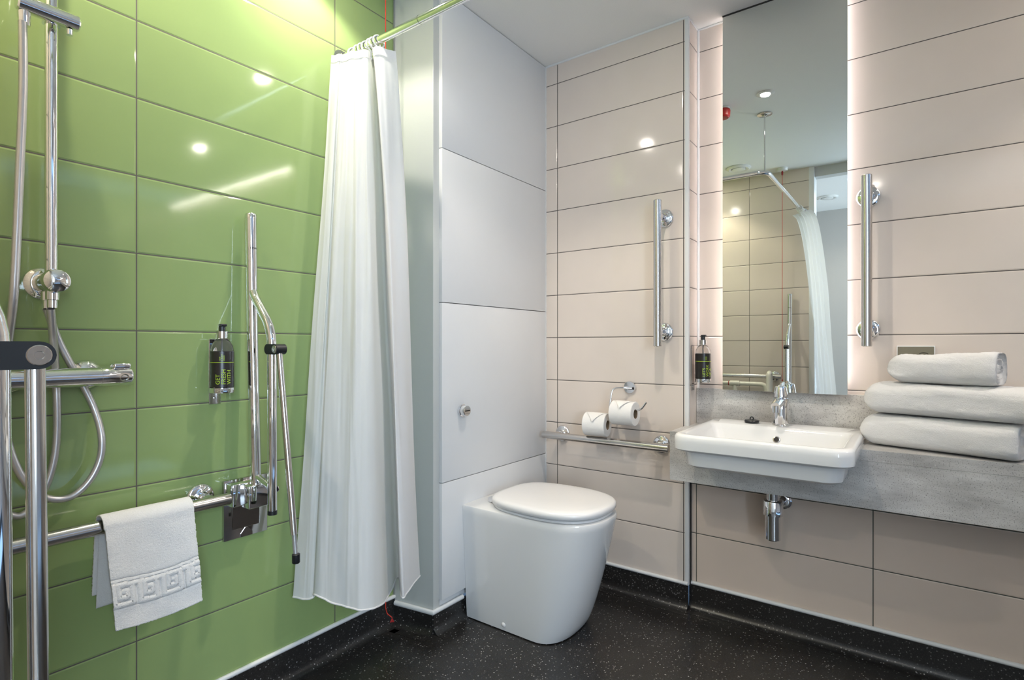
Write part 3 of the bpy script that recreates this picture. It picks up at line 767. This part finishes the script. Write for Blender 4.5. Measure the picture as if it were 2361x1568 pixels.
o = thick_sheet(rows, -.0015).build('inner_fold', 'towel', HT, auto=False); o.data.transform(Matrix.Translation(-HTL))
o = MB().box(.464, .476, 1.556, 1.5575, .455, .495, .0005, 1).build('care_tag', 'teal', HT); o.data.transform(Matrix.Translation(-HTL)); o['label'] = 'small teal care tag'

# ------------------------------------------------------------------ curtain rail, rings, curtains
CRZ = 2.07
cr = thing('curtain_rail', 'chrome curtain rail running from the green wall above the shower curtain', 'curtain rail', (1.185, 1.0, CRZ))
CRL = (1.185, 1.0, CRZ)
lb(MB().tube(arc_path([(1.187, YG-.006, CRZ), (1.185, .676, CRZ), (XB+.006, .664, CRZ)], .07, 10), .0125, 24), 'rail', 'chrome', cr, CRL)
for p, d in (((1.187, YG, CRZ), (0, -1, 0)), ((XB, .664, CRZ), (1, 0, 0))):
    lb(MB().lathe([(.030, .001), (.030, .006), (.018, .010), (.016, .028)], p, d, 32), 'wall_flange', 'chrome', cr, CRL)
lb(MB().tube([(1.175, .69, CRZ), (1.175, .69, CEIL)], .004, 12), 'hanger_rod', 'chrome', cr, CRL)
lb(MB().lathe([(.040, .0005), (.040, .004), (.012, .008), (.008, .012)], (1.175, .69, CEIL), (0, 0, -1), 36), 'ceiling_plate', 'steel', cr, CRL)
lb(MB().torus((1.186, 1.22, CRZ), (0, 1, 0), .0125, .0006, 30, 6), 'joint_ring', 'ink', cr, CRL)
def curtain(cols, ztop, name, label, seg=9, nz_=70, hem=None, wrinkle=.004, pin=None):
    """cols: list of (top, bottom, ease) world points; folds stay soft between them"""
    tops = catmull([c[0] for c in cols], seg); bots = catmull([c[1] for c in cols], seg)
    es = [e for c in cols for e in [c[2]]*seg][:len(tops)]
    while len(es) < len(tops): es.append(cols[-1][2])
    rows = []
    for i in range(nz_+1):
        t = i/nz_; row = []
        for j, (a, b2) in enumerate(zip(tops, bots)):
            tt = t**es[j]; p = a.lerp(b2, tt); p.z = a.z + (b2.z-a.z)*t
            w_ = wrinkle*math.sin(min(1, t*3)*PI/2)
            p += Vector((noise.noise(Vector((j*.09, t*2.2, 3)))*w_*2.2, noise.noise(Vector((j*.11, t*3.1, 8)))*w_*2.2, 0))
            p += Vector((1, 1, 0))*noise.noise(Vector((j*.33, t*9, 1)))*.0009
            row.append(p)
        rows.append(row)
    mb = MB().sheet(rows); n0 = len(rows)-1
    o = mb.build(name, 'curtain', loc=rows[0][len(rows[0])//2], auto=False)
    tag(o, label, 'shower curtain')
    return o, rows
spec = [(764, 1.835, 676, 1.712, 1378), (772, 1.825, 698, 1.700, 1385), (781, 1.815, 715, 1.702, 1383), (787, 1.83, 722, 1.705, 1377), (792, 1.82, 725, 1.680, 1374), (801, 1.81, 748, 1.672, 1384),
        (810, 1.808, 772, 1.668, 1394), (819, 1.80, 795, 1.662, 1401), (828, 1.795, 815, 1.655, 1407), (837, 1.80, 838, 1.662, 1408), (845, 1.790, 864, 1.690, 1404), (852, 1.80, 888, 1.76, 1388), (856, 1.83, 903, 1.86, 1360),
        (861, 1.85, 919, 1.945, 1334), (859, 1.785, 926, 1.80, 1378), (872, 1.78, 936, 1.815, 1373), (892, 1.788, 950, 1.87, 1352), (912, 1.80, 966, 1.945, 1330)]
cols = []
for n_, (pt, dt, pb, db, pyb) in enumerate(spec):
    tp_ = atD(pt, 100, dt); tp_.z = 2.038 + (.006 if n_ % 3 == 0 else 0)
    bt = atD(pb, pyb, db); tp_.y = min(tp_.y, YG-.012); bt.y = min(bt.y, YG-.012)
    cols.append((tp_, bt, 1.0 if n_ < 13 else .74))
cu, rows = curtain(cols, 2.04, 'shower_curtain', 'white shower curtain gathered against the green wall, hanging beside the cabinet')
n0 = len(rows)-1
hem_rows = []
for d in (0, .012): hem_rows.append([p + Vector((-.0015, -.0015, d)) for p in rows[n0]])
hm = MB().tube([p + Vector((0, 0, .003)) for p in rows[n0]], .0028, 8); hm = hm.build('bottom_hem', 'curtain', cu); hm.data.transform(Matrix.Translation(-cu.location))
band = MB().sheet([[p + Vector((-.0012, -.0018, 0)) for p in rows[0]], [p + Vector((-.0012, -.0018, 0)) for p in rows[1]]]); band = band.build('header_band', 'curtain', cu); band.data.transform(Matrix.Translation(-cu.location))
ring0 = None
def ring_at(p, rz, label, grp):
    t = MB(); t.torus((0, 0, 0), (1, 0, 0), .0195, .0028, 26, 8); t.tube([(0, 0, -.019), (.004, -.006, -.032), (0, -.004, -.046), (-.003, .006, -.040)], .0024, 8, smooth_path=3)
    o = t.build('curtain_ring', 'white_plastic'); o.location = p; o.rotation_euler = (R(3), 0, R(rz)); return tag(o, label, 'curtain ring', grp)
r0 = ring_at((1.187, 1.412, CRZ-.004), 78, 'white plastic curtain ring on the chrome rail above the gathered shower curtain', 'curtain rings over the gathered curtain')
for i, yy in enumerate((1.432, 1.450, 1.470, 1.492, 1.515, 1.54)):
    c = r0.copy(); COL.objects.link(c); c.location = (1.187, yy, CRZ-.004); c.rotation_euler = (R(3), 0, R(78 + 14*math.sin(i*2.1)))
# second curtain at the doorway end of the rail (seen in the mirror)
cols2 = []
for i in range(11):
    u = i/10
    a = Vector((.06 + .13*u, .725 - .13*u + (.010 if i % 2 else -.010), 2.038))
    b2 = Vector((-.085 + .085*u, .570 - .13*u + (.008 if i % 2 else -.008), .30))
    cols2.append((a, b2, .45))
c2, rows2 = curtain(cols2, 2.04, 'shower_curtain', 'white shower curtain reflected in the mirror, swept towards the doorway', seg=6)
for i in range(4):
    c = r0.copy(); COL.objects.link(c); c.location = (.07 + .03*i, .664, CRZ-.004); c.rotation_euler = (R(3), 0, R(5))
    c['label'] = 'white plastic curtain ring above the curtain reflected in the mirror'; c['group'] = 'curtain rings at the doorway end'

# ------------------------------------------------------------------ alarm pull cords
def pull_cord(x, y, zend, label, tail):
    t = thing('alarm_pull_cord', label, 'pull cord', (x, y, CEIL), 0, 'red alarm cords')
    MB().lathe([(.038, .0005), (.038, .014), (.034, .020), (0, .021)], (0, 0, 0), (0, 0, -1), 36).build('ceiling_switch', 'white_plastic', t)
    MB().lathe([(.003, .02), (.007, .03), (.006, .05), (.002, .055)], (0, 0, 0), (0, 0, -1), 16).build('cord_sleeve', 'red', t)
    e = zend - CEIL; pts = [(0, 0, -.03), (0, 0, e/2), (0, 0, e)] + [(a, b2, e+c) for a, b2, c in tail]
    MB().tube(pts, .0017, 8).build('cord', 'redcord', t)
    a, b2, c = tail[-1] if tail else (0, 0, 0)
    tri = MB().prism([(-.008, -.012), (.008, -.012), (0, .005)], -.002, .002, ((a, b2, e+c-.004), (.8, -.6, 0), (0, 0, 1), (.6, .8, 0))); tri.build('toggle', 'red', t)
pull_cord(1.318, 1.53, .125, 'thin red alarm cord hanging behind the shower curtain down to the floor', [(.004, -.004, -.02), (.016, -.016, -.035)])
pull_cord(.06, .793, .84, 'thin red alarm cord seen only in the mirror, beside the support rail', [(.0, .0, -.02)])

# ------------------------------------------------------------------ ceiling fittings
def downlight(x, y, label, power, size=105, blend=.5, col=(1, .9, .78)):
    t = thing('downlight', label, 'ceiling light', (x, y, CEIL), 0, 'recessed ceiling downlights')
    MB().lathe([(.025, .0006), (.043, .0006), (.044, .003), (.040, .006), (.026, .007), (.0242, .003)], (0, 0, 0), (0, 0, -1), 40, False, False).build('trim_ring', 'white_plastic', t)
    MB().lathe([(0, .0008), (.024, .0008), (.024, .0075), (0, .0085)], (0, 0, 0), (0, 0, -1), 32).build('lamp_lens', 'lamp', t)
    l = bpy.data.lights.new('downlight_beam', 'SPOT'); l.energy = power; l.spot_size = R(size); l.spot_blend = blend; l.color = col; l.shadow_soft_size = .022
    o = bpy.data.objects.new('downlight_beam', l); COL.objects.link(o); o.location = (x, y, CEIL-.012)
    l = bpy.data.lights.new('downlight_spill', 'AREA'); l.shape = 'DISK'; l.size = .044; l.energy = power*.075; l.color = (1, .91, .82)
    o = bpy.data.objects.new('downlight_spill', l); COL.objects.link(o); o.location = (x, y, CEIL-.011)
downlight(1.455, .630, 'lit recessed downlight in the ceiling above the middle of the room', 25, 104, .5)
downlight(1.00, 1.41, 'recessed downlight in the ceiling above the shower curtain', 19, 124, .3, (1, .94, .80))
downlight(.30, 1.38, 'recessed downlight in the ceiling above the shower rail', 17, 120, .4, (1, .9, .7))
downlight(1.72, -.63, 'recessed downlight in the ceiling by the towels', 22, 106, .5)
downlight(-.75, .25, 'added downlight, out of view, to brighten the lobby beyond the doorway', 18, 150, .5)  # added lamp, unseen itself, gives the lobby some warm light
ll = thing('linear_ceiling_light', 'slim linear light along the ceiling edge beyond the towels', 'ceiling light', (2.30, -1.5, CEIL))
MB().box(-.022, .022, -1.0, 1.0, -.014, -.0005, .002).build('housing', 'upvc', ll)
MB().box(-.016, .016, -.99, .99, -.0165, -.0142).build('diffuser', 'slot', ll)
def vent(x, y, label):
    t = thing('ceiling_vent', label, 'air vent', (x, y, CEIL), 0, 'round ceiling vents')
    MB().lathe([(.052, .0006), (.085, .0006), (.085, .006), (.070, .014), (.052, .010)], (0, 0, 0), (0, 0, -1), 44, False, False).build('rim', 'white_plastic', t)
    MB().lathe([(0, .006), (.048, .006), (.048, .014), (.03, .018), (0, .019)], (0, 0, 0), (0, 0, -1), 40).build('valve_disc', 'white_plastic', t)
vent(.26, 1.056, 'round white air vent in the shower ceiling, reflected in the mirror')
vent(-1.06, .62, 'round white air vent beyond the doorway, reflected in the mirror')
al = thing('alarm_sounder', 'red round alarm sounder on the ceiling, cut by the left edge of the mirror', 'alarm', (1.40, .862, CEIL))
MB().lathe([(.036, .0005), (.036, .012)], (0, 0, 0), (0, 0, -1), 36).build('base', 'white_plastic', al)
MB().lathe([(.038, .012), (.040, .02), (.038, .05), (.03, .058), (0, .06)], (0, 0, 0), (0, 0, -1), 36).build('sounder', 'red', al)

# ------------------------------------------------------------------ white pipe shower chair (mirror only)
CH = Vector((.08, 1.10, 0))
ch = thing('shower_chair', 'white plastic pipe shower chair reflected low in the mirror', 'shower chair', CH)
pr_ = .0165
def cb(mb, name, mat='pvc'):
    o = mb.build(name, mat, ch); o.data.transform(Matrix.Translation(-CH)); return o
cb(MB().tube(arc_path([(.11, 1.36, .777), (.11, .895, .777), (.11, .885, .48)], .04), pr_, 20), 'back_rail')
cb(MB().tube(arc_path([(.150, .87, .48), (.150, .87, .865), (.092, .87, .865), (.092, .87, .48)], .035), pr_, 20), 'arm_loop')
for y_ in (.885, 1.34):
    for x_ in (.04, .125): cb(MB().tube([(x_, y_, .0), (x_, y_, .47)], pr_, 20), 'leg')
cb(MB().tube([(.11, 1.12, .777), (.11, 1.12, .47)], pr_, 20).tube([(.11, 1.085, .777), (.11, 1.155, .777)], .022, 20), 'tee_post')
cb(MB().box(.025, .145, .87, 1.36, .45, .485, .01), 'seat', 'white_plastic')
cb(MB().torus((.11, 1.165, .777), (0, 1, 0), .0165, .003, 24, 8), 'red_band', 'red')

# ------------------------------------------------------------------ daylight through the lobby window, world, camera
l = bpy.data.lights.new('daylight', 'AREA'); l.shape = 'RECTANGLE'; l.size = 1.15; l.size_y = 1.55; l.energy = 70; l.color = (.78, .89, 1)
o = bpy.data.objects.new('daylight', l); COL.objects.link(o); o.location = (-.90, -1.87, 1.38); o.rotation_euler = (R(90), 0, 0)
wd = bpy.data.worlds.new('sky'); scn.world = wd; wd.use_nodes = True
bg = wd.node_tree.nodes['Background']; bg.inputs[0].default_value = (.35, .6, 1, 1); bg.inputs[1].default_value = 1.0
cd = bpy.data.cameras.new('camera'); cam = bpy.data.objects.new('camera', cd); COL.objects.link(cam)
cd.sensor_width = 36; cd.lens = 36*1261/2361; cd.shift_y = 13/2361; cd.clip_start = .01
cam.location = (0, 0, CAMZ); yaw = math.atan2(FW[1], FW[0]); cam.rotation_euler = (R(90), 0, yaw - PI/2)
scn.camera = cam
scn.view_settings.view_transform = 'Standard'; scn.view_settings.look = 'None'
scn.view_settings.gamma = 1; scn.view_settings.use_curve_mapping = False; scn.view_settings.exposure = 0.70
scn.cycles.use_denoising = True; scn.cycles.use_adaptive_sampling = True; scn.cycles.adaptive_threshold = .06; scn.cycles.max_bounces = 8; scn.cycles.diffuse_bounces = 5; scn.cycles.glossy_bounces = 5; scn.cycles.transmission_bounces = 6
scn.cycles.sample_clamp_indirect = 6; scn.cycles.caustics_reflective = False; scn.cycles.caustics_refractive = False
